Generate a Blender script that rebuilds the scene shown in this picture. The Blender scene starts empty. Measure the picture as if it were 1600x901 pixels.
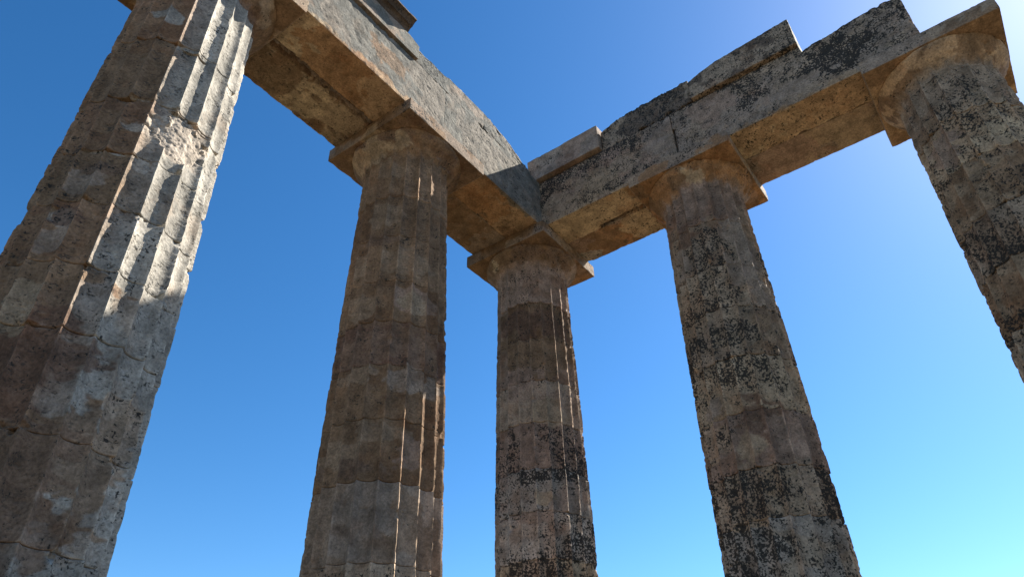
import bpy, math
import numpy as np
from mathutils import Matrix, Vector

# ---------------------------------------------------------------- camera
CAM = np.array([9.2008, 6.0725, 1.6765])
YAW, PITCH, ROLL, FPX = -2.5238, 0.6304, -0.0285, 1137.245     # FPX for a 1600 px wide frame
IW, IH = 1600, 901
S1, S2, D1, D2 = 3.4426, 3.685, 3.4641, 3.7531                  # column spacings
WL, WR, AB, HAB, HSOF = 0.754, 0.706, 0.873, 0.24, 10.33
ATOP = 11.42                                                   # top of the architrave
_f = np.array([math.cos(YAW)*math.cos(PITCH), math.sin(YAW)*math.cos(PITCH), math.sin(PITCH)])
_r = np.cross(_f, [0, 0, 1]); _r /= np.linalg.norm(_r); _u = np.cross(_r, _f)
RGT = _r*math.cos(ROLL) + _u*math.sin(ROLL)
UPV = -_r*math.sin(ROLL) + _u*math.cos(ROLL)
FWD = _f
scene = bpy.context.scene
col = scene.collection
cam_d = bpy.data.cameras.new('camera'); cam = bpy.data.objects.new('camera', cam_d); col.objects.link(cam)
cam_d.sensor_width = 36; cam_d.lens = 36*FPX/IW; cam_d.clip_end = 5000; cam_d.clip_start = .05
M = Matrix.Identity(4)
for i in range(3):
    M[i][0] = RGT[i]; M[i][1] = UPV[i]; M[i][2] = -FWD[i]; M[i][3] = CAM[i]
cam.matrix_world = M
scene.camera = cam

# ---------------------------------------------------------------- sky, sun, exposure
SUN_AZ, SUN_EL = math.radians(158), math.radians(45)           # azimuth counted from +X towards +Y
world = bpy.data.worlds.new('World'); scene.world = world; world.use_nodes = True
wn = world.node_tree.nodes; wl = world.node_tree.links
bg = wn['Background']
sky = wn.new('ShaderNodeTexSky'); sky.sky_type = 'NISHITA'; sky.sun_disc = False
sky.sun_elevation = SUN_EL; sky.sun_rotation = math.pi/2 - SUN_AZ
sky.altitude = 300; sky.air_density = 1.0; sky.dust_density = 0.36; sky.ozone_density = 3.0
bg.inputs['Strength'].default_value = 0.052
gm = wn.new('ShaderNodeGamma'); gm.inputs['Gamma'].default_value = 1.19
hs = wn.new('ShaderNodeHueSaturation'); hs.inputs['Saturation'].default_value = 1.2; hs.inputs['Hue'].default_value = .496
wl.new(sky.outputs['Color'], gm.inputs['Color']); wl.new(gm.outputs['Color'], hs.inputs['Color']); wl.new(hs.outputs['Color'], bg.inputs['Color'])
sun_d = bpy.data.lights.new('sun', 'SUN'); sun_d.energy = 5.0; sun_d.angle = math.radians(.53); sun_d.color = (1, .975, .88)
sun = bpy.data.objects.new('sun', sun_d); col.objects.link(sun)
sdir = Vector((math.cos(SUN_AZ)*math.cos(SUN_EL), math.sin(SUN_AZ)*math.cos(SUN_EL), math.sin(SUN_EL)))
sun.rotation_euler = sdir.to_track_quat('Z', 'Y').to_euler(); sun.location = sdir*60
vs = scene.view_settings
vs.view_transform = 'Standard'; vs.look = 'None'; vs.exposure = 1.5; vs.gamma = 1

# ---------------------------------------------------------------- numpy noise
def _hash(ix, iy, iz, seed):
    h = (ix*np.uint32(374761393)) ^ (iy*np.uint32(668265263)) ^ (iz*np.uint32(2147483647)) ^ np.uint32((seed*1013904223) & 0xffffffff)
    h = (h ^ (h >> np.uint32(13)))*np.uint32(1274126177)
    h = (h ^ (h >> np.uint32(15)))*np.uint32(2246822519)
    h ^= h >> np.uint32(16)
    return h.astype(np.float32)*np.float32(2/4294967295.) - np.float32(1)
_ROT0 = np.array([[.36, .48, -.8], [-.8, .6, 0], [.48, .64, .6]], np.float32)
def noise(P, seed=0):
    P = np.asarray(P, np.float32) @ _ROT0 + np.float32(1000.37)
    i = np.floor(P); f = P - i; u = f*f*f*(f*(f*6 - 15) + 10); i = i.astype(np.int64).astype(np.uint32)
    x0, y0, z0 = i[..., 0], i[..., 1], i[..., 2]; o = np.uint32(1)
    ux, uy, uz = u[..., 0], u[..., 1], u[..., 2]
    def L(a, b, t): return a + (b - a)*t
    a = L(_hash(x0, y0, z0, seed), _hash(x0+o, y0, z0, seed), ux); b = L(_hash(x0, y0+o, z0, seed), _hash(x0+o, y0+o, z0, seed), ux)
    c = L(_hash(x0, y0, z0+o, seed), _hash(x0+o, y0, z0+o, seed), ux); d = L(_hash(x0, y0+o, z0+o, seed), _hash(x0+o, y0+o, z0+o, seed), ux)
    return L(L(a, b, uy), L(c, d, uy), uz)
_ROT = np.array([[.8, .6, 0], [-.48, .64, .6], [.36, -.48, .8]], np.float32)
def fbm(P, oct=3, seed=0, gain=.5):
    P = np.asarray(P, np.float32); s = 0; a = 1.; t = 0
    for k in range(oct):
        s = s + a*noise(P, seed + k*17); t += a; a *= gain; P = (P @ _ROT)*np.float32(2.03)
    return s/t*1.5
def sst(a, b, x):
    t = np.clip((x - a)/(b - a), 0, 1); return t*t*(3 - 2*t)
def mix(a, b, m): return a + (b - a)*m[:, None]

# ---------------------------------------------------------------- photo pixel -> place on a surface of the temple
AXIS = {'A': (S1+S2, 0.), 'B': (S1, 0.), 'C': (0., 0.), 'D': (0., D1), 'E': (0., D1+D2)}
def prof(z):                                                    # arris radius with entasis
    return np.interp(z, [0, 2, 4, 6, 7.7, 9.7], [.812, .795, .765, .737, .702, .652])
def ray(x, y):
    d = FWD + RGT*(x - IW/2)/FPX - UPV*(y - IH/2)/FPX; return d/np.linalg.norm(d)
def on_column(c, x, y):
    d = ray(x, y); t = np.arange(3, 22, .01); P = CAM + d*t[:, None]
    q = np.hypot(P[:, 0]-AXIS[c][0], P[:, 1]-AXIS[c][1]) - prof(P[:, 2])
    k = np.argmax(q < 0) if (q < 0).any() else np.argmin(q)
    return P[k]
def on_plane(x, y, ax, v):
    d = ray(x, y); return CAM + d*((v - CAM[ax])/d[ax])
def soffit(x, y): return on_plane(x, y, 2, HSOF)
def lface(x, y): return on_plane(x, y, 1, WL)
def rface(x, y): return on_plane(x, y, 0, WR)

# ---------------------------------------------------------------- stone colours (linear albedo)
K = dict(grey=(.43, .365, .29), rust=(.27, .178, .118), ash=(.215, .23, .222), shell=(.285, .275, .25), pale=(.48, .46, .42), beige=(.46, .39, .29), brown=(.25, .185, .14), red=(.195, .13, .098),
         pink=(.40, .315, .26), ochre=(.53, .41, .28), orange=(.43, .275, .155), yellow=(.63, .545, .40), fresh=(.37, .325, .28),
         dark=(.13, .11, .095), cool=(.405, .43, .42), umber=(.29, .21, .14), tan=(.36, .29, .215))
K = {k: np.array(v, np.float32)*np.array([.77, .65, .565], np.float32) for k, v in K.items()}

def node(nt, typ, **kw):
    n = nt.nodes.new(typ)
    for k, v in kw.items():
        if k in n.inputs: n.inputs[k].default_value = v
        else: setattr(n, k, v)
    return n
def math_n(nt, op, a, b=None, clamp=False):
    n = nt.nodes.new('ShaderNodeMath'); n.operation = op; n.use_clamp = clamp
    for k, v in enumerate((a, b)):
        if v is None: continue
        if isinstance(v, (int, float)): n.inputs[k].default_value = v
        else: nt.links.new(v, n.inputs[k])
    return n.outputs[0]
def maprange(nt, v, a, b, c=0., d=1.):
    n = nt.nodes.new('ShaderNodeMapRange'); n.interpolation_type = 'SMOOTHSTEP'
    for k, x in (('From Min', a), ('From Max', b), ('To Min', c), ('To Max', d)):
        if isinstance(x, (int, float)): n.inputs[k].default_value = x
        else: nt.links.new(x, n.inputs[k])
    nt.links.new(v, n.inputs['Value']); return n.outputs[0]
def mixc(nt, f, a, b, blend='MIX'):
    n = nt.nodes.new('ShaderNodeMix'); n.data_type = 'RGBA'; n.blend_type = blend
    for idx, v in ((0, f), (6, a), (7, b)):
        if isinstance(v, (int, float)): n.inputs[idx].default_value = v
        elif isinstance(v, tuple): n.inputs[idx].default_value = (*v, 1)
        else: nt.links.new(v, n.inputs[idx])
    return n.outputs[2]

def limestone():
    m = bpy.data.materials.new('weathered_limestone'); m.use_nodes = True; nt = m.node_tree
    b = nt.nodes['Principled BSDF']; b.inputs['Roughness'].default_value = .93; b.inputs['Specular IOR Level'].default_value = .18
    pos = node(nt, 'ShaderNodeNewGeometry').outputs['Position']
    ca = node(nt, 'ShaderNodeAttribute', attribute_name='stone'); la = node(nt, 'ShaderNodeAttribute', attribute_name='growth')
    pa = node(nt, 'ShaderNodeAttribute', attribute_name='pits')
    def nz(scale, det=4, rough=.6, vec=None):
        n = node(nt, 'ShaderNodeTexNoise', Scale=scale, Detail=det, Roughness=rough); nt.links.new(vec or pos, n.inputs['Vector']); return n.outputs['Fac']
    mp = node(nt, 'ShaderNodeMapping'); mp.inputs['Scale'].default_value = (1, 1, 2.0); nt.links.new(pos, mp.inputs['Vector'])
    n_mid = nz(5, 6, .65); n_fine = nz(38, 4, .7); n_sp = nz(34, 3, .6); n_cl = nz(9, 4, .65)
    n_pit = nz(26, 3, .55, mp.outputs[0]); n_pit2 = nz(9, 2, .5)
    c = mixc(nt, 1., ca.outputs['Color'], maprange(nt, n_mid, .25, .75, .62, 1.36), 'MULTIPLY')
    c = mixc(nt, 1., c, maprange(nt, n_fine, .25, .75, .66, 1.32), 'MULTIPLY')
    # warm rust-coloured staining
    c = mixc(nt, math_n(nt, 'MULTIPLY', maprange(nt, nz(2.3, 4, .6), .54, .70), .45), c, mixc(nt, 1., c, (.95, .74, .60), 'MULTIPLY'))
    # pits filled with dirt
    pit = math_n(nt, 'MULTIPLY', maprange(nt, math_n(nt, 'ADD', n_pit, math_n(nt, 'MULTIPLY', math_n(nt, 'SUBTRACT', n_pit2, .5), .5)), .605, .675), pa.outputs['Fac'])
    c = mixc(nt, math_n(nt, 'MULTIPLY', pit, .72), c, (.05, .042, .034))
    # black lichen crust
    sp = math_n(nt, 'ADD', math_n(nt, 'MULTIPLY', n_sp, .62), math_n(nt, 'MULTIPLY', n_cl, .38))
    thr = maprange(nt, la.outputs['Fac'], 0., 1., .665, .405); thr.node.interpolation_type = 'LINEAR'
    lich = maprange(nt, math_n(nt, 'SUBTRACT', sp, thr), -.018, .026)
    c = mixc(nt, math_n(nt, 'MULTIPLY', lich, .92), c, (.026, .024, .021))
    nt.links.new(c, b.inputs['Base Color'])
    h = math_n(nt, 'SUBTRACT', math_n(nt, 'ADD', math_n(nt, 'MULTIPLY', n_fine, .5), math_n(nt, 'MULTIPLY', n_sp, .6)), math_n(nt, 'MULTIPLY', pit, .9))
    bm = node(nt, 'ShaderNodeBump', Strength=.6, Distance=.012); nt.links.new(h, bm.inputs['Height']); nt.links.new(bm.outputs[0], b.inputs['Normal'])
    return m
STONE = limestone()

def simple_mat(name, c1, c2, scale, bump=.01):
    m = bpy.data.materials.new(name); m.use_nodes = True; nt = m.node_tree; b = nt.nodes['Principled BSDF']
    b.inputs['Roughness'].default_value = .95; b.inputs['Specular IOR Level'].default_value = .15
    pos = node(nt, 'ShaderNodeNewGeometry').outputs['Position']
    n = node(nt, 'ShaderNodeTexNoise', Scale=scale, Detail=8, Roughness=.7); nt.links.new(pos, n.inputs['Vector'])
    n2 = node(nt, 'ShaderNodeTexNoise', Scale=scale*.08, Detail=4); nt.links.new(pos, n2.inputs['Vector'])
    f = math_n(nt, 'ADD', math_n(nt, 'MULTIPLY', n.outputs['Fac'], .6), math_n(nt, 'MULTIPLY', n2.outputs['Fac'], .4))
    nt.links.new(mixc(nt, maprange(nt, f, .35, .65), c1, c2), b.inputs['Base Color'])
    bm = node(nt, 'ShaderNodeBump', Strength=.6, Distance=bump); nt.links.new(n.outputs['Fac'], bm.inputs['Height']); nt.links.new(bm.outputs[0], b.inputs['Normal'])
    return m

# ---------------------------------------------------------------- mesh output
def to_mesh(name, V, quads, stone, growth, pits, parent=None, tris=None, sharp=38):
    me = bpy.data.meshes.new(name)
    nq = len(quads); ntr = 0 if tris is None else len(tris)
    loops = quads.ravel() if not ntr else np.concatenate([quads.ravel(), tris.ravel()])
    tot = np.concatenate([np.full(nq, 4, np.int32), np.full(ntr, 3, np.int32)])
    start = np.concatenate([[0], np.cumsum(tot)[:-1]]).astype(np.int32)
    me.vertices.add(len(V)); me.vertices.foreach_set('co', np.ascontiguousarray(V, np.float32).ravel())
    me.loops.add(len(loops)); me.loops.foreach_set('vertex_index', loops.astype(np.int32))
    me.polygons.add(len(tot)); me.polygons.foreach_set('loop_start', start); me.polygons.foreach_set('loop_total', tot)
    me.polygons.foreach_set('use_smooth', np.ones(len(tot), bool))
    me.update(calc_edges=True)
    if sharp: me.set_sharp_from_angle(angle=math.radians(sharp))
    a = me.attributes.new('stone', 'FLOAT_COLOR', 'POINT'); a.data.foreach_set('color', np.concatenate([stone, np.ones((len(V), 1))], 1).astype(np.float32).ravel())
    a = me.attributes.new('growth', 'FLOAT', 'POINT'); a.data.foreach_set('value', np.clip(growth, 0, 1).astype(np.float32))
    a = me.attributes.new('pits', 'FLOAT', 'POINT'); a.data.foreach_set('value', np.clip(pits, 0, 1).astype(np.float32))
    me.materials.append(STONE)
    o = bpy.data.objects.new(name, me); col.objects.link(o)
    if parent is not None:
        o.parent = parent; o.matrix_parent_inverse = Matrix.Translation(-parent.location) if parent.type == 'EMPTY' else Matrix.Identity(4)
    return o
def thing(name, label, cat, loc, group=None):
    o = bpy.data.objects.new(name, None); o.location = loc; o.empty_display_size = .3; col.objects.link(o)
    o['label'] = label; o['category'] = cat; o['kind'] = 'thing'
    if group: o['group'] = group
    return o
def tag(o, label, cat, group=None):
    o['label'] = label; o['category'] = cat; o['kind'] = 'thing'
    if group: o['group'] = group
    return o

# patches of other stone, mortar and stain; each = (centre, (rx, ry, rz), colour name or None, growth or None, pits or None)
def apply_patches(P, stone, growth, pits, plist, seed=5):
    if not plist: return stone, growth, pits
    w = fbm(P*4.0, 4, seed, .6)*.75 + noise(P*23, seed+3)*.12
    for c, r, cname, g, pt in plist:
        d = np.sqrt((((P - np.array(c))/np.array(r))**2).sum(1)) + w
        m = sst(1.06, .94, d) if cname else sst(1.3, .7, d)
        if cname: stone = mix(stone, K[cname][None, :]*np.ones((len(P), 1)), m*.78)
        if g is not None: growth = growth + (g - growth)*m
        if pt is not None: pits = pits + (pt - pits)*m
    return stone, growth, pits

# ---------------------------------------------------------------- fluted column drum
def drum(cn, k, z0, z1, parent, hi, cfg):
    cx, cy = AXIS[cn]; seed = ord(cn)*31 + k*7
    npf, nz = (20, 66) if (hi and cn == 'A') else ((14, 44) if hi else (8, 10))
    nt_ = 20*npf
    rng = np.random.RandomState(seed)
    th = 2*np.pi*np.arange(nt_)/nt_
    v = np.concatenate([[0, .003, .008, .016, .03], np.linspace(.05, .95, nz), [.97, .984, .992, .997, 1]])
    TH, Vv = np.meshgrid(th, v)
    def wave(j, T):
        q = np.stack([np.cos(T)*1.6, np.sin(T)*1.6, np.full_like(T, j*3.7)], -1)
        return (.0025 if cn != 'A' else .004)*fbm(q, 3, ord(cn)) if 0 < j < 13 else np.zeros_like(T)
    Z = z0 + (z1 - z0)*Vv + wave(k, TH)*(1-Vv) + wave(k+1, TH)*Vv
    Z += np.where(Vv == 0, 0.0015, 0) - np.where(Vv == 1, .0015 if k < 12 else 0, 0)
    Ra = prof(Z) + rng.uniform(-.006, .004)*(k < 12)
    u = ((TH - math.radians(9))*20/(2*np.pi)) % 1.0
    s = 2*u - 1
    dep = np.interp(Z, [0, 4.2, 5.6, 9.7], [.080, .075, .058, .047])*sst(9.72, 9.3, Z)*cfg.get('fd', .16) + np.interp(Z, [0, 4.2, 5.6, 9.7], [.080, .075, .058, .047])
    fl = dep*(1 - np.abs(s)**2.8)
    P = np.stack([cx + Ra*np.cos(TH), cy + Ra*np.sin(TH), Z], -1).reshape(-1, 3).astype(np.float32)
    off = np.array([rng.uniform(0, 50), rng.uniform(0, 50), 0], np.float32); Q = P + off
    n1 = fbm(Q*2.6, 3, seed); n2 = fbm(Q*8, 3, seed+1); n3 = noise(Q*30, seed+2); n4 = noise(P*np.float32(55), seed+9)
    dist = np.minimum(Vv, 1-Vv).ravel()*(z1 - z0)
    wear = cfg.get('wear', 1.)
    c = .002 + wear*(.007*np.clip(n2 + .05, 0, 1) + .016*np.clip(n3*.5 + n2*.8 - .25, 0, 1))
    c += wear*.055*sst(.72, 1.1, n1 + .25*n2)                                   # broken stretches of arris
    en = fbm(np.stack([Q[:, 0]*5, Q[:, 1]*5, np.round((Vv.ravel() > .5)*1.0)*9 + k*3.], -1), 3, seed+4)
    ew = .006 + .085*np.clip(en - cfg.get('eth', .22) + .17, 0, 1)
    c += np.exp(-(dist/ew)**2)*(1 - .9*((k == 12) & (Vv.ravel() > .5)))*(.001 + .060*np.clip(en - cfg.get('eth', .22) + .3*n3, 0, 1))*cfg.get('edge', 1.)
    brk = np.zeros(len(P))
    for bc, rh, rz, bd in cfg.get('breaks', []):
        d = np.sqrt(((P[:, :2] - np.array(bc)[:2])**2).sum(1)/rh**2 + ((P[:, 2] - bc[2])/rz)**2) + .30*n2 + .25*n1
        brk = np.maximum(brk, bd*sst(1.05, .85, d))
    rough = sst(.004, .03, brk)
    c = np.maximum(c, brk + rough*.014*fbm(P*11, 5, seed+21, .72))
    Rr = np.minimum((Ra - fl).ravel(), Ra.ravel() - c)
    Rr -= .0026*n2 + .0016*n3
    Rr -= .010*sst(.38, .62, noise(Q*np.array([19, 19, 34], np.float32), seed+6))*sst(-.1, .4, n1 + .3*noise(Q*1.3, seed+7))*wear
    Rr -= np.exp(-(dist/.005)**2)*.010*(1 - ((k == 12) & (Vv.ravel() > .5)))
    P2 = np.stack([cx + Rr*np.cos(TH.ravel()), cy + Rr*np.sin(TH.ravel()), Z.ravel()], -1)
    # colours
    thc = (np.floor((TH - math.radians(9))*20/(2*np.pi)) + .5)*(2*np.pi/20) + math.radians(9)      # stains tend to stop at the arrises
    tq = TH + (thc - TH)*.5
    Pq = np.stack([cx + Ra*np.cos(tq), cy + Ra*np.sin(tq), Z], -1).reshape(-1, 3).astype(np.float32); Qq = Pq + off
    base = K[cfg['base'][k] if k in cfg['base'] else cfg['base'].get('all', 'grey')]
    tone = rng.uniform(.80, 1.18)
    stone = np.ones((len(P), 1))*base[None, :]*tone
    second = K[cfg.get('second', 'beige')]
    stone = mix(stone, np.ones((len(P), 1))*second, sst(.10, .16, fbm(Qq*1.9, 3, seed+8) + .10*n2)*.5)
    stone = mix(stone, stone*np.array([.74, .60, .50]), sst(.22, .40, fbm(Qq*1.6, 3, seed+11) + .12*n2)*.5)
    if 'sun_tint' in cfg:                                                          # sunward side of the shaft: paler stone, with sunlight painted in
        a0, a1 = cfg['sun_tint']; ang = np.degrees(TH.ravel()*.3 + thc.ravel()*.7) + 5*fbm(Pq*1.3, 3, 77) + 2*n2
        sun_m = sst(a0, a1, ang)*sst(250, 230, ang)
        stone = mix(stone, (np.ones((len(P), 1))*K['cool'])*(tone**.5)*(1 + .10*n1[:, None]), sun_m*.95)
    if rough.max() > 0: stone = mix(stone, np.ones((len(P), 1))*K['pale'], rough*.8)
    gz = np.interp(Z.ravel(), cfg['gz'][0], cfg['gz'][1])
    growth = gz + .30*fbm(Q*1.5, 2, seed+13)*np.clip(gz*3, 0, 1) + np.exp(-dist/.05)*.10*np.clip(gz*3, 0, 1)
    pits = np.full(len(P), cfg.get('pits', .6)) + .5*fbm(Q*1.2, 2, seed+15)
    fresh = cfg.get('fresh', ())
    if k in fresh: growth *= .2; pits *= .25
    stone, growth, pits = apply_patches(Pq, stone, growth, pits, cfg.get('patches', []), 5)
    fi = np.floor((TH.ravel() - math.radians(9))*20/(2*np.pi)).astype(int) % 20                 # every flute has weathered a little differently
    stone = stone*(rng.uniform(.90, 1.10, 20)*np.random.RandomState(ord(cn)).uniform(.90, 1.12, 20))[fi][:, None]
    stone = stone*(1 + .38*np.exp(-((1 - np.abs(s).ravel())/.08)**2)*sst(-.6, .3, n2))[:, None]   # rubbed arrises, brightened by a painted edge highlight
    nzr = len(v); idx = np.arange(nzr*nt_).reshape(nzr, nt_); nx = np.roll(idx, -1, 1)
    quads = np.stack([idx[:-1], nx[:-1], nx[1:], idx[1:]], -1).reshape(-1, 4)
    n = len(P2); tri = []
    zb, zt = Z[0].mean(), Z[-1].mean()
    P2 = np.concatenate([P2, [[cx, cy, zb], [cx, cy, zt]]])
    tri = np.concatenate([np.stack([nx[0], idx[0], np.full(nt_, n)], -1), np.stack([idx[-1], nx[-1], np.full(nt_, n+1)], -1)])
    ext = lambda a: np.concatenate([a, a[:2]])
    return to_mesh('drum', P2, quads, ext(stone), ext(growth), ext(pits), parent, tri, sharp=32)

# ---------------------------------------------------------------- box-shaped ashlar with worn edges
def box_lattice(lo, hi, res):
    lo, hi = np.array(lo, float), np.array(hi, float); n = np.maximum(2, np.ceil((hi - lo)/res)).astype(int)
    faces = []; verts = {}; allp = []; quads = []
    base = 0
    for ax in range(3):
        b, c = (ax+1) % 3, (ax+2) % 3
        for side in (0, 1):
            I, J = np.meshgrid(np.arange(n[b]+1), np.arange(n[c]+1), indexing='ij')
            L = np.zeros(I.shape + (3,), int); L[..., ax] = side*n[ax]; L[..., b] = I; L[..., c] = J
            idx = base + np.arange(I.size).reshape(I.shape); base += I.size
            q = np.stack([idx[:-1, :-1], idx[1:, :-1], idx[1:, 1:], idx[:-1, 1:]], -1).reshape(-1, 4)
            quads.append(q if side else q[:, ::-1]); allp.append(L.reshape(-1, 3))
    L = np.concatenate(allp); quads = np.concatenate(quads)
    key = (L[:, 0]*(n[1]+1) + L[:, 1])*(n[2]+1) + L[:, 2]
    _, first, inv = np.unique(key, return_index=True, return_inverse=True)
    L = L[first]; quads = inv.ravel()[quads]
    return lo + (hi - lo)*L/n, quads
def ashlar(name, lo, hi, parent=None, res=.02, seed=0, wear=1., edge=.012, chip=.05, rough=.004, color=None, growth=None, pits=.6, patches=(), carve=None, sharp=40, holes=()):
    P, quads = box_lattice(lo, hi, res)
    lo, hi = np.array(lo), np.array(hi); P = P.astype(np.float64)
    Pf = P.astype(np.float32) + np.float32(seed*3.17)
    n1 = fbm(Pf*2.4, 3, seed); n2 = fbm(Pf*9, 3, seed+1); n3 = noise(Pf*32, seed+2)
    rr = edge*(.35 + np.clip(n2 + .3*n3 + .3, 0, 1.2)) + chip*sst(.25, .8, n1*.8 + .45*n2)*wear + .3*chip*np.clip(n2*.7 + n3*.4 - .35, 0, 1)
    rr = np.minimum(rr, .45*(hi - lo).min())
    q = np.clip(P, lo + rr[:, None], hi - rr[:, None]); d = P - q; ln = np.linalg.norm(d, axis=1, keepdims=True)
    N = d/np.maximum(ln, 1e-9)
    V = q + N*rr[:, None]
    sag = rough*(n2*.7 + n3*.4) + .007*wear*sst(.40, .6, noise(Pf*np.array([24, 24, 38], np.float32), seed+6))*sst(.0, .6, n1)
    sag = np.clip(sag, -.002, .05)
    for hc, hr, hd in holes:
        dd = np.sqrt((((P - np.array(hc))/np.array(hr))**2).sum(1)) + .35*n2 + .12*n3
        sag = sag + hd*sst(1.05, .7, dd)
    V = V - N*sag[:, None]
    if carve is not None: V = carve(V, n1, n2, n3)
    # face normal class
    F = np.round(np.where(np.abs(N) > .8, np.sign(N), 0))
    stone, g = color(P, F, n1, n2)
    if growth is not None: g = g + growth
    pt = np.full(len(P), pits) + .4*fbm(Pf*1.2, 2, seed+15)
    g = g + .25*fbm(Pf*1.6, 2, seed+13)*np.clip(g*3, 0, 1)
    stone, g, pt = apply_patches(P, stone, g, pt, list(patches), seed+5)
    return to_mesh(name, V, quads, stone, g, pt, parent, sharp=sharp)
def flat_color(c, g=0., c2=None):
    def f(P, F, n1, n2):
        s = np.ones((len(P), 1))*K[c][None, :]
        if c2: s = mix(s, np.ones((len(P), 1))*K[c2], sst(.05, .15, n1 + .15*n2)*.8)
        return s*(1 + .10*n1[:, None]), np.full(len(P), g)
    return f

# ---------------------------------------------------------------- ground and platform (below the frame, the stone bounces their light)
def plain(name, V, faces, mat, kind='structure'):
    me = bpy.data.meshes.new(name); me.from_pydata(V, [], faces); me.materials.append(mat); me.update()
    o = bpy.data.objects.new(name, me); col.objects.link(o); o['kind'] = kind; return o
EARTH = simple_mat('dry_earth', (.10, .079, .048), (.07, .058, .033), 6, .02)
PAVE = simple_mat('platform_limestone', (.14, .116, .082), (.105, .087, .061), 9, .012)
GZ = -1.15
plain('ground', [(-2500, -2500, GZ), (2500, -2500, GZ), (2500, 2500, GZ), (-2500, 2500, GZ)], [(0, 1, 2, 3)], EARTH)
def steps():
    V, Fc = [], []
    def bx(x0, y0, x1, y1, z0, z1):
        b = len(V); V.extend([(x0, y0, z0), (x1, y0, z0), (x1, y1, z0), (x0, y1, z0), (x0, y0, z1), (x1, y0, z1), (x1, y1, z1), (x0, y1, z1)])
        Fc.extend([tuple(b+i for i in f) for f in ((0, 3, 2, 1), (4, 5, 6, 7), (0, 1, 5, 4), (1, 2, 6, 5), (2, 3, 7, 6), (3, 0, 4, 7))])
    for i, (z0, z1) in enumerate(((GZ-.3, -.76), (-.758, -.38), (-.378, 0))):
        o = 1.05 + .42*(2-i); bx(-o, -o, 42 + .42*(2-i), 20 + .42*(2-i), z0, z1)
    return V, Fc
plain('temple_platform', *steps(), PAVE)

# ---------------------------------------------------------------- the five columns
JZ = np.linspace(0, 9.69, 14)
JOINTS = {'A': [0, .64, 1.28, 1.92, 2.55, 3.19, 3.94, 4.77, 5.38, 6.03, 6.68, 7.42, 8.39, 9.69],
 'B': [0, .75, 1.5, 2.27, 3.04, 3.80, 4.66, 5.40, 6.11, 6.74, 7.38, 8.15, 8.90, 9.69],
 'C': [0, .77, 1.54, 2.31, 3.07, 3.83, 4.58, 5.25, 5.90, 6.66, 7.39, 8.20, 8.95, 9.69],
 'D': [0, .74, 1.48, 2.22, 2.96, 3.70, 4.42, 5.04, 5.78, 6.58, 7.37, 8.11, 8.98, 9.69],
 'E': [0, .75, 1.5, 2.25, 3.0, 3.75, 4.48, 5.2, 5.93, 6.69, 7.38, 8.17, 8.92, 9.69]}
def px_patch(c, L):
    return [(on_column(c, x, y), (rh, rh, rz), cn, g, pt) for (x, y, rh, rz, cn, g, pt) in L]
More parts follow.
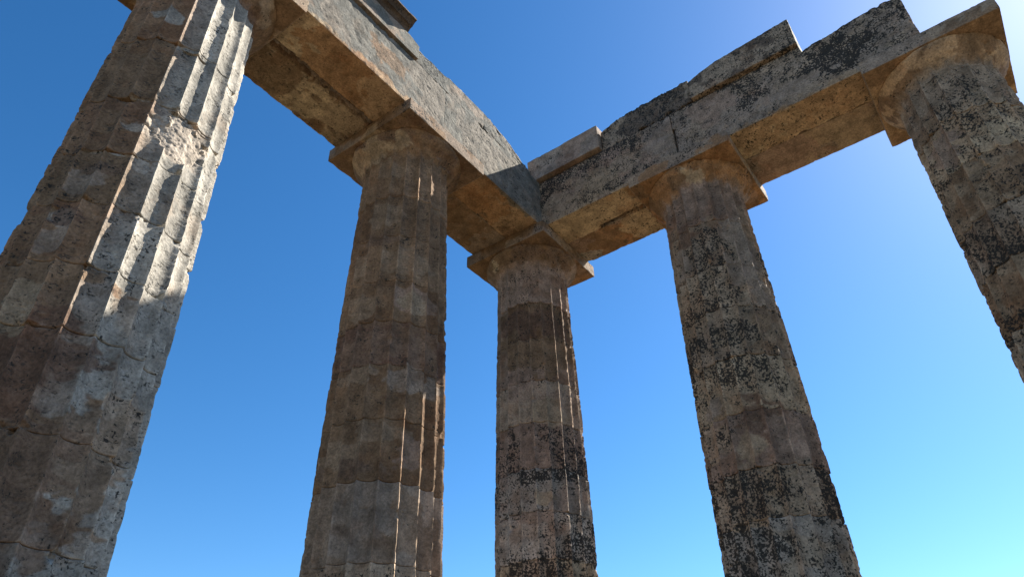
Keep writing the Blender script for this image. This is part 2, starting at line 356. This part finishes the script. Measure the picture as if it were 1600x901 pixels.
CFG = {
 'A': dict(base={'all': 'rust', 7: 'brown', 9: 'umber', 11: 'umber'}, second='umber', wear=.5, edge=1.9, eth=.06, fd=.08, sun_tint=(62, 82), pits=.8,
   gz=([0, 12], [.20, .20]),
   breaks=[(on_column('A', 285, 212), .36, .29, .066), (on_column('A', 95, 330), .13, .10, .05), (on_column('A', 215, 640), .10, .14, .03),
           (on_column('A', 300, 80), .22, .022, .09), (on_column('A', 60, 503), .16, .022, .07), (on_column('A', 225, 250), .10, .10, .06),
           (on_column('A', 170, 232), .32, .022, .07), (on_column('A', 300, 190), .25, .02, .07), (on_column('A', 225, 150), .12, .02, .07)],
   patches=px_patch('A', [(120, 60, .5, .9, 'umber', .25, .8), (60, 420, .40, .22, 'umber', None, None), (40, 560, .40, .55, 'red', .25, .8), (130, 270, .2, .16, 'fresh', .1, .4),
     (70, 370, .14, .16, 'fresh', .1, .3), (170, 190, .14, .18, 'umber', None, None), (100, 330, .16, .10, 'red', .45, 1), (20, 480, .2, .25, 'beige', .2, .8), (150, 255, .25, .08, 'brown', .4, 1),
     (120, 720, .5, .4, 'umber', .2, .6), (20, 760, .35, .5, 'brown', .2, .6), (200, 680, .25, .3, 'grey', .3, .7), (265, 18, .13, .14, 'cool', .05, .2), 
     (285, 212, .33, .27, 'pale', .12, .8)])),
 'B': dict(base={'all': 'umber', 12: 'umber', 11: 'umber', 10: 'umber', 9: 'umber', 8: 'red', 7: 'umber', 6: 'umber', 5: 'fresh', 4: 'grey'}, second='umber', wear=.75, edge=.8, pits=.6,
   gz=([0, 3.7, 3.8, 12], [.4, .4, .16, .16]), fresh=(5,),
   patches=px_patch('B', [(600, 330, .22, .22, 'tan', .15, .6), (590, 372, .35, .10, 'brown', .15, .6), (630, 400, .30, .22, 'tan', .1, .4), (560, 410, .18, .2, 'tan', .1, .5),
     (570, 470, .2, .2, 'umber', .3, .9), (650, 470, .22, .20, 'pink', .1, .4), (650, 475, .15, .14, 'beige', .05, .3), (560, 540, .6, .24, 'brown', .2, .8), (650, 545, .4, .24, 'brown', .2, .8), (560, 480, .15, .22, 'tan', .1, .6),
     (560, 585, .25, .13, 'tan', .15, .6), (640, 590, .45, .16, 'fresh', .15, .5), (560, 620, .4, .18, 'umber', .25, .7), (585, 675, .35, .12, 'tan', .1, .5), (520, 705, .3, .2, 'tan', .1, .4),
     (565, 728, .32, .10, 'brown', .2, .7), (640, 710, .22, .18, 'pink', .1, .3), (500, 735, .2, .08, 'brown', .1, .5), (605, 260, .2, .15, 'tan', .1, .5)])),
 'C': dict(base={'all': 'grey', 12: 'pink', 11: 'umber', 10: 'umber', 9: 'grey', 8: 'pink', 7: 'pale', 6: 'pale', 5: 'beige'}, second='pink', wear=.75, edge=.9, pits=.6,
   gz=([0, 5.1, 5.2, 5.7, 6.3, 7.4, 8.9, 12], [.52, .50, .42, .6, .42, .30, .26, .2]),
   patches=px_patch('C', [(850, 740, .5, .12, None, .82, 1), (800, 700, .2, .3, None, .62, 1), (850, 775, .3, .12, 'beige', .15, .4), (810, 590, .4, .2, 'pink', .3, .8), (830, 500, .6, .3, 'red', .3, .7), (830, 560, .5, .14, 'umber', .35, .7), (860, 640, .25, .25, 'beige', .15, .5)])),
 'D': dict(base={'all': 'grey', 12: 'pink', 11: 'grey', 10: 'grey', 9: 'grey', 8: 'beige', 7: 'pink', 6: 'grey', 5: 'pale', 4: 'beige'}, second='beige', wear=.85, edge=.9, pits=.8,
   gz=([0, 3.9, 4.4, 5.0, 5.1, 5.7, 5.8, 7.3, 8.2, 9., 12], [.55, .60, .66, .62, .30, .30, .50, .52, .45, .25, .2]),
   patches=px_patch('D', [(1100, 375, .18, .28, 'grey', .66, 1), (1070, 370, .2, .18, 'red', .2, .6), (1120, 450, .3, .25, None, .60, 1), (1065, 410, .13, .25, 'fresh', .15, .4), (1170, 400, .3, .8, 'fresh', .25, .6),
     (1140, 520, .35, .22, None, .74, 1), (1150, 570, .35, .22, None, .72, 1), (1130, 680, .2, .2, None, .62, 1), (1190, 650, .3, .3, 'red', .15, .5), (1240, 680, .3, .25, 'pink', .15, .4), (1170, 690, .15, .25, 'beige', .15, .5),
     (1180, 765, .5, .22, None, .72, 1), (1180, 815, .35, .05, 'ochre', .3, .6), (1190, 850, .4, .25, None, .72, 1), (1270, 760, .2, .3, 'grey', .45, .8), (1110, 640, .12, .3, 'fresh', .1, .4)])),
 'E': dict(base={'all': 'grey', 12: 'grey', 11: 'beige', 10: 'umber', 9: 'grey', 8: 'umber'}, second='beige', wear=1.0, edge=1.5, eth=.02, pits=.9,
   gz=([0, 12], [.42, .40]),
   patches=px_patch('E', [(1500, 190, .3, .2, None, .66, 1), (1560, 195, .25, .15, 'yellow', .45, 1), (1470, 230, .2, .3, 'pink', .3, .6), (1570, 270, .3, .2, 'umber', .5, .8), (1540, 360, .3, .2, None, .6, 1)])),
}
COL_LABEL = {
 'A': 'massive fluted column with broken arrises and a rough burst patch under the pale architrave',
 'B': 'brown fluted column with beige and dark red repair patches under the sunlit beam',
 'C': 'slender corner column under the meeting point of the two beams',
 'D': 'fluted column blotched with black lichen and a pale yellow lump at its capital',
 'E': 'end column with half its abacus bare where the beam stops',
}
def abacus_color(cfg):
    under, side = flat_color(cfg['cap'], .15, cfg['cap2']), flat_color(cfg.get('abside', 'grey'), .30, 'fresh')
    def f(P, F, n1, n2):
        a, b = under(P, F, n1, n2), side(P, F, n1, n2); m = (F[:, 2] > -.5).astype(float)
        return mix(a[0], b[0], m), a[1] + (b[1] - a[1])*m
    return f
def capital(cn, parent, cfg):
    cx, cy = AXIS[cn]; seed = ord(cn)*13; npf = 18 if cn == 'A' else 14; nt_ = 20*npf
    th = 2*np.pi*np.arange(nt_)/nt_
    prof_pts = [(9.6905, .6522), (9.70, .6522), (9.72, .652), (9.75, .652), (9.78, .6525), (9.80, .654), (9.82, .660), (9.84, .670), (9.86, .685), (9.88, .703), (9.90, .722), (9.92, .741), (9.94, .760), (9.96, .779), (9.98, .797), (10.0, .815), (10.02, .831), (10.04, .845), (10.055, .853), (10.07, .858), (10.08, .859), (10.0885, .856)]
    zz = np.array([p[0] for p in prof_pts]); rr = np.array([p[1] for p in prof_pts])
    z2 = np.interp(np.linspace(0, 1, 40), np.linspace(0, 1, len(zz)), zz); r2 = np.interp(z2, zz, rr)
    TH, Z = np.meshgrid(th, z2); R = np.repeat(r2[:, None], nt_, 1)
    u = ((TH - math.radians(9))*20/(2*np.pi)) % 1.0; s = 2*u - 1
    fl = .047*(1 - np.abs(s)**2.8)*sst(9.88, 9.74, Z)
    P = np.stack([cx + R*np.cos(TH), cy + R*np.sin(TH), Z], -1).reshape(-1, 3).astype(np.float32)
    n1 = fbm(P*2.6, 3, seed); n2 = fbm(P*9, 3, seed+1); n3 = noise(P*30, seed+2)
    c = .002 + .012*np.clip(n2 + .1*n3, 0, 1) + .035*sst(.35, .8, n1 + .3*n2)
    Rr = np.minimum((R - fl).ravel(), R.ravel() - c) - .003*n2 - .002*n3
    V = np.stack([cx + Rr*np.cos(TH.ravel()), cy + Rr*np.sin(TH.ravel()), Z.ravel()], -1)
    b = K[cfg['cap']]; stone = np.ones((len(P), 1))*b; stone = mix(stone, np.ones((len(P), 1))*K[cfg['cap2']], sst(.02, .12, n1 + .15*n2))
    nb = K[cfg['base'].get(12, cfg['base'].get('all', 'grey'))]; stone = mix(stone, np.ones((len(P), 1))*nb, sst(9.90, 9.80, P[:, 2] + .05*n2))
    g = np.full(len(P), .18) + .2*n1; pt = np.full(len(P), .5) + .3*n1
    stone, g, pt = apply_patches(P, stone, g, pt, cfg.get('cappatch', []), 5)
    nr = len(z2); idx = np.arange(nr*nt_).reshape(nr, nt_); nx = np.roll(idx, -1, 1)
    quads = np.stack([idx[:-1], nx[:-1], nx[1:], idx[1:]], -1).reshape(-1, 4); n = len(V)
    V = np.concatenate([V, [[cx, cy, z2[0]], [cx, cy, z2[-1]]]])
    tri = np.concatenate([np.stack([nx[0], idx[0], np.full(nt_, n)], -1), np.stack([idx[-1], nx[-1], np.full(nt_, n+1)], -1)])
    ext = lambda a: np.concatenate([a, a[:2]])
    e = to_mesh('capital', V, quads, ext(stone), ext(g), ext(pt), parent, tri, sharp=32)
    ashlar('abacus', (cx-AB, cy-AB, HSOF-HAB), (cx+AB, cy+AB, HSOF-.002), e, res=.022, seed=seed+3, edge=.006, chip=cfg.get('abchip', .02), rough=.002,
           color=abacus_color(cfg), pits=.4, patches=cfg.get('cappatch', []), wear=.6)
    return e
def cp(x, y, z, r, cn, g=.1, pt=.4): return (on_plane(x, y, 2, z), (r, r, r), cn, g, pt)
CFG['A'].update(cap='umber', cap2='grey')
CFG['B'].update(abside='umber', cap='umber', cap2='brown', cappatch=[cp(630, 215, 10.0, .14, 'beige'), cp(590, 225, 10.0, .25, 'beige', .15), cp(565, 250, 10.0, .2, 'ochre', .1)])
CFG['C'].update(abside='umber', cap='umber', cap2='brown', cappatch=[cp(780, 415, 10.0, .17, 'yellow', .4, 1), cp(900, 425, 10.0, .25, 'pink')])
CFG['D'].update(cap='umber', cap2='orange', cappatch=[cp(1080, 272, 9.95, .15, 'yellow', 0, .1), cp(1030, 290, 10.05, .3, 'orange'), cp(1130, 240, 10.05, .3, 'orange'), cp(1170, 310, 10.05, .22, 'pink')])
CFG['E'].update(cap='ochre', cap2='umber', cappatch=[cp(1520, 60, 10.09, .4, 'umber', .15), cp(1470, 130, 9.95, .25, 'grey', .2), cp(1560, 120, 9.9, .25, 'pink', .1)])

for cn in 'ABCDE':
    root = thing('column', COL_LABEL[cn], 'column', (AXIS[cn][0], AXIS[cn][1], 0), 'fluted stone columns of the temple corner')
    J = JOINTS[cn]
    for k in range(13):
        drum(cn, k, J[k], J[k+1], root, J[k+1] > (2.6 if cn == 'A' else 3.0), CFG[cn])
    capital(cn, root, CFG[cn])

# ---------------------------------------------------------------- architrave beams: an inner and an outer block per bay
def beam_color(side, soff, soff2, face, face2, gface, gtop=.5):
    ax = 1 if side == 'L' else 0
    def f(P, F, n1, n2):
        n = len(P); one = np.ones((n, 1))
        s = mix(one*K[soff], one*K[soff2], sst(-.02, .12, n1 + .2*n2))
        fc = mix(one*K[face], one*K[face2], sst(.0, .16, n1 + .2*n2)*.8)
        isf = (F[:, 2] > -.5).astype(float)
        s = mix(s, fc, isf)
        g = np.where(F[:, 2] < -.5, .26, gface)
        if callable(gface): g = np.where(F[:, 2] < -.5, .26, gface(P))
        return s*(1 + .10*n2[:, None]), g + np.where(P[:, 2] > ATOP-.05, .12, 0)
    return f
def sp(x, y, r, cn, g=.12, pt=.5, r2=None): return (soffit(x, y), (r, r2 or r, .12), cn, g, pt)
GAP = .004
# row towards the sunlit side
def seam(lo, hi, x0, x1, jag):                                  # ragged widening of the lengthways joint in the soffit
    return [((x0 + (x1-x0)*t, jag[1], HSOF), (.30, jag[0], .10), jag[2]) for t in np.linspace(0, 1, 7)]
b = thing('architrave', 'pale sunlit beam from the massive column to the brown column with a ragged joint below', 'stone beam', (S1+S2/2, 0, HSOF), 'architrave beams')
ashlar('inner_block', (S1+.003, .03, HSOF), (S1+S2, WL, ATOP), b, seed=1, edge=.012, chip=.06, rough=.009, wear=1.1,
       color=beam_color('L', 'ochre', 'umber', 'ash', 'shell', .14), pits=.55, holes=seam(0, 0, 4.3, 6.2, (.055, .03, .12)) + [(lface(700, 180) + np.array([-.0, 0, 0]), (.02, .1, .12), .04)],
       patches=[sp(480, 60, .9, 'beige', .15, .6, .8), sp(455, 45, .6, 'yellow', .15, .6, .5), sp(560, 115, .85, 'orange', .12, .4, .7), sp(600, 150, .4, 'ochre', .12), (lface(560, 40), (.5, .1, .35), 'ash', .12, .5), (lface(610, 90), (.35, .1, .2), 'umber', .25, .8), (lface(440, 5), (.6, .1, .4), 'umber', .2, .8)])
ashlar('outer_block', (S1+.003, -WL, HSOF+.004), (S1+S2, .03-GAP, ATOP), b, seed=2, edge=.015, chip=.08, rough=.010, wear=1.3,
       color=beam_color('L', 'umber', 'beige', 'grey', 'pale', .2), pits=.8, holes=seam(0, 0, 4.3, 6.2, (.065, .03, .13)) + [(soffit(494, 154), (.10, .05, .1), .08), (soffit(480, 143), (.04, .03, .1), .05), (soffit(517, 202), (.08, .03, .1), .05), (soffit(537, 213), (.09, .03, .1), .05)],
       patches=[sp(480, 150, .7, 'yellow', .18, .8, .4), sp(540, 190, .5, 'beige', .18, .8, .4), sp(420, 105, .5, 'umber', .2, .8, .5), sp(500, 120, .4, 'umber', .25, .6, .1)])
b = thing('architrave', 'partly shaded beam from the brown column to the corner with a pale triangular mark underneath', 'stone beam', (S1/2, 0, HSOF), 'architrave beams')
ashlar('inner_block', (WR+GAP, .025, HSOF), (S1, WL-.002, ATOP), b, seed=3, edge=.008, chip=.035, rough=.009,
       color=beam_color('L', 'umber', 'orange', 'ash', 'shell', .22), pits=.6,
       patches=[sp(725, 285, .35, 'yellow', .1, .3), sp(740, 308, .55, 'orange', .1, .4), sp(800, 330, .5, 'ochre', .2), sp(770, 330, .3, 'orange'), (lface(800, 300), (.5, .1, .5), 'ash', .3, .6), (lface(740, 215), (.8, .1, .25), None, .40, .9)])
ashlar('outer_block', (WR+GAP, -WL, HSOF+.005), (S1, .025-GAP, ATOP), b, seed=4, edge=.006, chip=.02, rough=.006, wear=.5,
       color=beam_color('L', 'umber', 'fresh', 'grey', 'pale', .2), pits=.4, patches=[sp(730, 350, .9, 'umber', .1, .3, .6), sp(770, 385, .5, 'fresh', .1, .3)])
# row in shade
def glich(P): return .42 + .22*sst(10.8, 11.4, P[:, 2])
b = thing('architrave', 'shaded beam from the corner to the lichen blotched column with a crooked crack below', 'stone beam', (0, D1/2, HSOF), 'architrave beams')
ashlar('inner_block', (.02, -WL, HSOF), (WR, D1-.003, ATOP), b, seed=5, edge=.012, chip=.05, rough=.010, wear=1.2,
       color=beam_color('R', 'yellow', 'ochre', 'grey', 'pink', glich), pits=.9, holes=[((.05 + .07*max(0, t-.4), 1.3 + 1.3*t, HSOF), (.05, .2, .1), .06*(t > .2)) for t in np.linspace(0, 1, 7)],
       patches=[sp(1015, 300, .5, 'orange', .12, .4, .45), sp(1040, 280, .45, 'orange', .12, .4, .5), sp(900, 350, .5, 'yellow', .15, .6, .6), sp(960, 325, .5, 'yellow', .3, .8, .4), (rface(880, 320), (.1, .5, .3), 'grey', .3, .7), (rface(930, 290), (.1, .6, .35), 'beige', .42, 1), (rface(900, 260), (.1, .5, .15), None, .75, 1),
                (rface(1025, 205), (.1, .28, .6), 'fresh', .15, .4), (rface(950, 290), (.1, .9, .10), None, .60, 1), (rface(1000, 200), (.1, .5, .3), None, .60, 1)])
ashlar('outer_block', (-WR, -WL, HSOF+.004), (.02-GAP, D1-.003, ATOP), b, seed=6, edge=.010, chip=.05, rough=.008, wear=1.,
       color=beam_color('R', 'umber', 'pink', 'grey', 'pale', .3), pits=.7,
       patches=[sp(960, 375, .7, 'orange', .1, .4, .4), sp(940, 385, .5, 'umber', .1, .4, .5), sp(905, 390, .3, 'pink', .1), sp(1000, 345, .5, 'yellow', .35, .9, .3), sp(930, 403, .3, 'cool', .4, .9, .2)])
b = thing('architrave', 'black crusted beam on the end column with its bare end standing free', 'stone beam', (0, D1+D2/2, HSOF), 'architrave beams')
def ragged(V, n1, n2, n3):
    y = V[:, 1]; lim = ATOP + .02 + .05*n2 + .03*n3 - .14*sst(6.5, 5.7, y)*(V[:, 1] > 5.7)
    lim = np.where((y > 5.73) & (y < 6.7), np.minimum(lim, ATOP - .10 + .10*(y - 5.7) + .03*n2), 99)
    V[:, 2] = np.minimum(V[:, 2], lim); return V
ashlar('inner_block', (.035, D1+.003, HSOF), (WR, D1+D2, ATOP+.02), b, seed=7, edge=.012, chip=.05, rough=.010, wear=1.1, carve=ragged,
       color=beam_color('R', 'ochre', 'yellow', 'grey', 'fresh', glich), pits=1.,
       patches=[(rface(1330, 75), (.1, .9, .32), None, .86, 1), (rface(1290, 95), (.1, .35, .35), None, .9, 1), (rface(1180, 150), (.1, .45, .22), None, .74, 1), (rface(1110, 170), (.1, .4, .3), 'pink', .3, .8), (rface(1230, 140), (.1, .5, .12), 'fresh', .2, .5),
                (rface(1400, 60), (.1, .35, .4), None, .50, .9), sp(1180, 210, .5, 'ochre', .4, 1, .35), sp(1250, 190, .5, 'ochre', .25, 1, .5), sp(1320, 150, .6, 'ochre', .25, 1, .5)])
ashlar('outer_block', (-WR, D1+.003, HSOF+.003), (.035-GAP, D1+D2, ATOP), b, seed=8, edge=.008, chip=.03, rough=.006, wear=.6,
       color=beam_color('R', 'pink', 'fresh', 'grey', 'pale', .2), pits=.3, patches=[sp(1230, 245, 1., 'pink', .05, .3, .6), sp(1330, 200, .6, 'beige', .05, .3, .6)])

# ---------------------------------------------------------------- the course on top of the beams
ashlar_tag = lambda o, l, c='stone slab', g='slabs lying on the beams': tag(o, l, c, g)
Z1 = ATOP + .005
ashlar_tag(ashlar('crown_slab', (-.45, .56, Z1+.03), (WR+.10, 2.12, 12.02), None, seed=11, edge=.006, chip=.03, rough=.002, wear=.6, color=flat_color('pink', .08, 'fresh'), pits=.25,
    patches=[(on_plane(850, 255, 0, .806), (.1, .4, .12), None, .5, .8)]), 'clean pinkish slab with sharp edges on the beam beside the corner')
def rag2(V, n1, n2, n3):
    y, x = V[:, 1], V[:, 0]
    lim = 12.05 + .07*np.round(n1*2.5 + .4*n2)/2.5 + .03*n2 + .03*n3 - .06*sst(.2, .75, x) - .10*sst(2.5, 2.1, y) + .03*sst(3.5, 3.75, y)
    V[:, 2] = np.minimum(V[:, 2], lim); return V
ashlar_tag(ashlar('crown_slab', (-.5, 2.135, Z1), (WR-.01, 3.905, 12.14), None, seed=12, edge=.03, chip=.10, rough=.014, wear=1.6, color=flat_color('grey', .55, 'dark'), pits=1., carve=rag2),
    'eroded dark slab with a crumbled top over the lichen blotched column')
def rag3(V, n1, n2, n3):
    y = V[:, 1]; lim = np.interp(y, [3.9, 4.15, 4.45, 5.1, 5.72], [11.83, 11.93, 12.0, 12.04, 12.07]) + .015*n2 + .008*n3
    V[:, 2] = np.minimum(V[:, 2], lim); return V
ashlar_tag(ashlar('crown_slab', (-.5, 3.92, Z1+.03), (WR+.09, 5.725, 12.10), None, seed=13, edge=.012, chip=.05, rough=.006, wear=1., color=flat_color('grey', .55, 'dark'), pits=.9, carve=rag3,
    patches=[(on_plane(1160, 90, 0, .8), (.2, .5, .2), 'grey', .48, .9)]), 'blackened slab with a slanting broken top jutting over the end beam')
def rag4(V, n1, n2, n3):
    x = V[:, 0]; lim = np.interp(x, [.7, 1.1, 1.3, 1.9, 2.4], [11.46, 11.49, 11.53, 11.72, 11.84]) + .06*np.round(n1*3 + .5*n2)/3 + .03*n2 + .025*n3
    V[:, 2] = np.minimum(V[:, 2], lim); return V
ashlar_tag(ashlar('crown_slab', (1.0, -.45, Z1), (2.42, WL-.004, 11.88), None, seed=14, edge=.012, chip=.05, rough=.012, wear=1.2, color=flat_color('ash', .40, 'shell'), pits=1., carve=rag4),
    'crumbling wedge of stone on the sunlit beam sloping down to the corner')
def rag5(V, n1, n2, n3):
    x = V[:, 0]; lim = np.interp(x, [2.4, 3.4, 3.6, 4.2], [11.82, 11.82, 11.80, 11.74]) + .018*n2 + .01*n3 + np.where(x > 3.4, .04, .006)*n1
    V[:, 2] = np.minimum(V[:, 2], lim); return V
ashlar_tag(ashlar('crown_slab', (2.428, -.45, Z1), (4.16, WL-.002, 11.88), None, seed=15, edge=.006, chip=.03, rough=.007, wear=.8, color=flat_color('ash', .22, 'shell'), pits=.8, carve=rag5,
    patches=[((3.85, WL, 11.6), (.5, .3, .3), None, .55, 1), ((2.8, WL, 11.68), (.5, .2, .09), 'fresh', .05, .3)]),
    'rough topped slab on the sunlit beam above the brown column')
def rag6(V, n1, n2, n3):
    x = V[:, 0]; V[:, 2] = np.minimum(V[:, 2], np.interp(x, [4.1, 4.4, 4.6], [11.72, 11.82, 11.84])); return V
ashlar_tag(ashlar('crown_slab', (4.168, -.45, Z1+.012), (S1+S2, WL+.055, 11.82), None, seed=16, edge=.006, chip=.02, rough=.003, wear=.6, color=flat_color('ash', .08, 'fresh'), pits=.3, carve=rag6),
    'smooth pale slab carrying the dark moulded cornice piece')
def cornice():
    pr = [(-.45, 11.825), (.80, 11.825), (.812, 11.838), (.826, 11.862), (.852, 11.888), (.885, 11.902), (.895, 11.902), (.900, 11.915), (.935, 11.958), (.965, 11.978), (.985, 11.982), (.985, 12.012), (-.45, 12.012)]
    xs = np.arange(4.44, S1+S2+.001, .04); n = len(pr)
    V = np.array([[x, y, z] for x in xs for (y, z) in pr]); V[:, 1:] += (.004*noise(V*9, 3)*(V[:, 1] > .5))[:, None]
    i = np.arange(len(xs)*n).reshape(len(xs), n); j = np.roll(i, -1, 1)
    quads = np.stack([i[:-1], i[1:], j[1:], j[:-1]], -1).reshape(-1, 4)
    tri = np.array([[i[0, 0], i[0, k], i[0, k+1]] for k in range(1, n-1)] + [[i[-1, 0], i[-1, k+1], i[-1, k]] for k in range(1, n-1)])
    o = to_mesh('cornice_piece', V, quads, np.ones((len(V), 1))*K['dark']*1.1, np.full(len(V), .35), np.full(len(V), .3), None, tri, sharp=30)  # shade under the moulding is put into this dark stone colour
    return tag(o, 'dark moulded cornice strip on the smooth pale slab', 'cornice')
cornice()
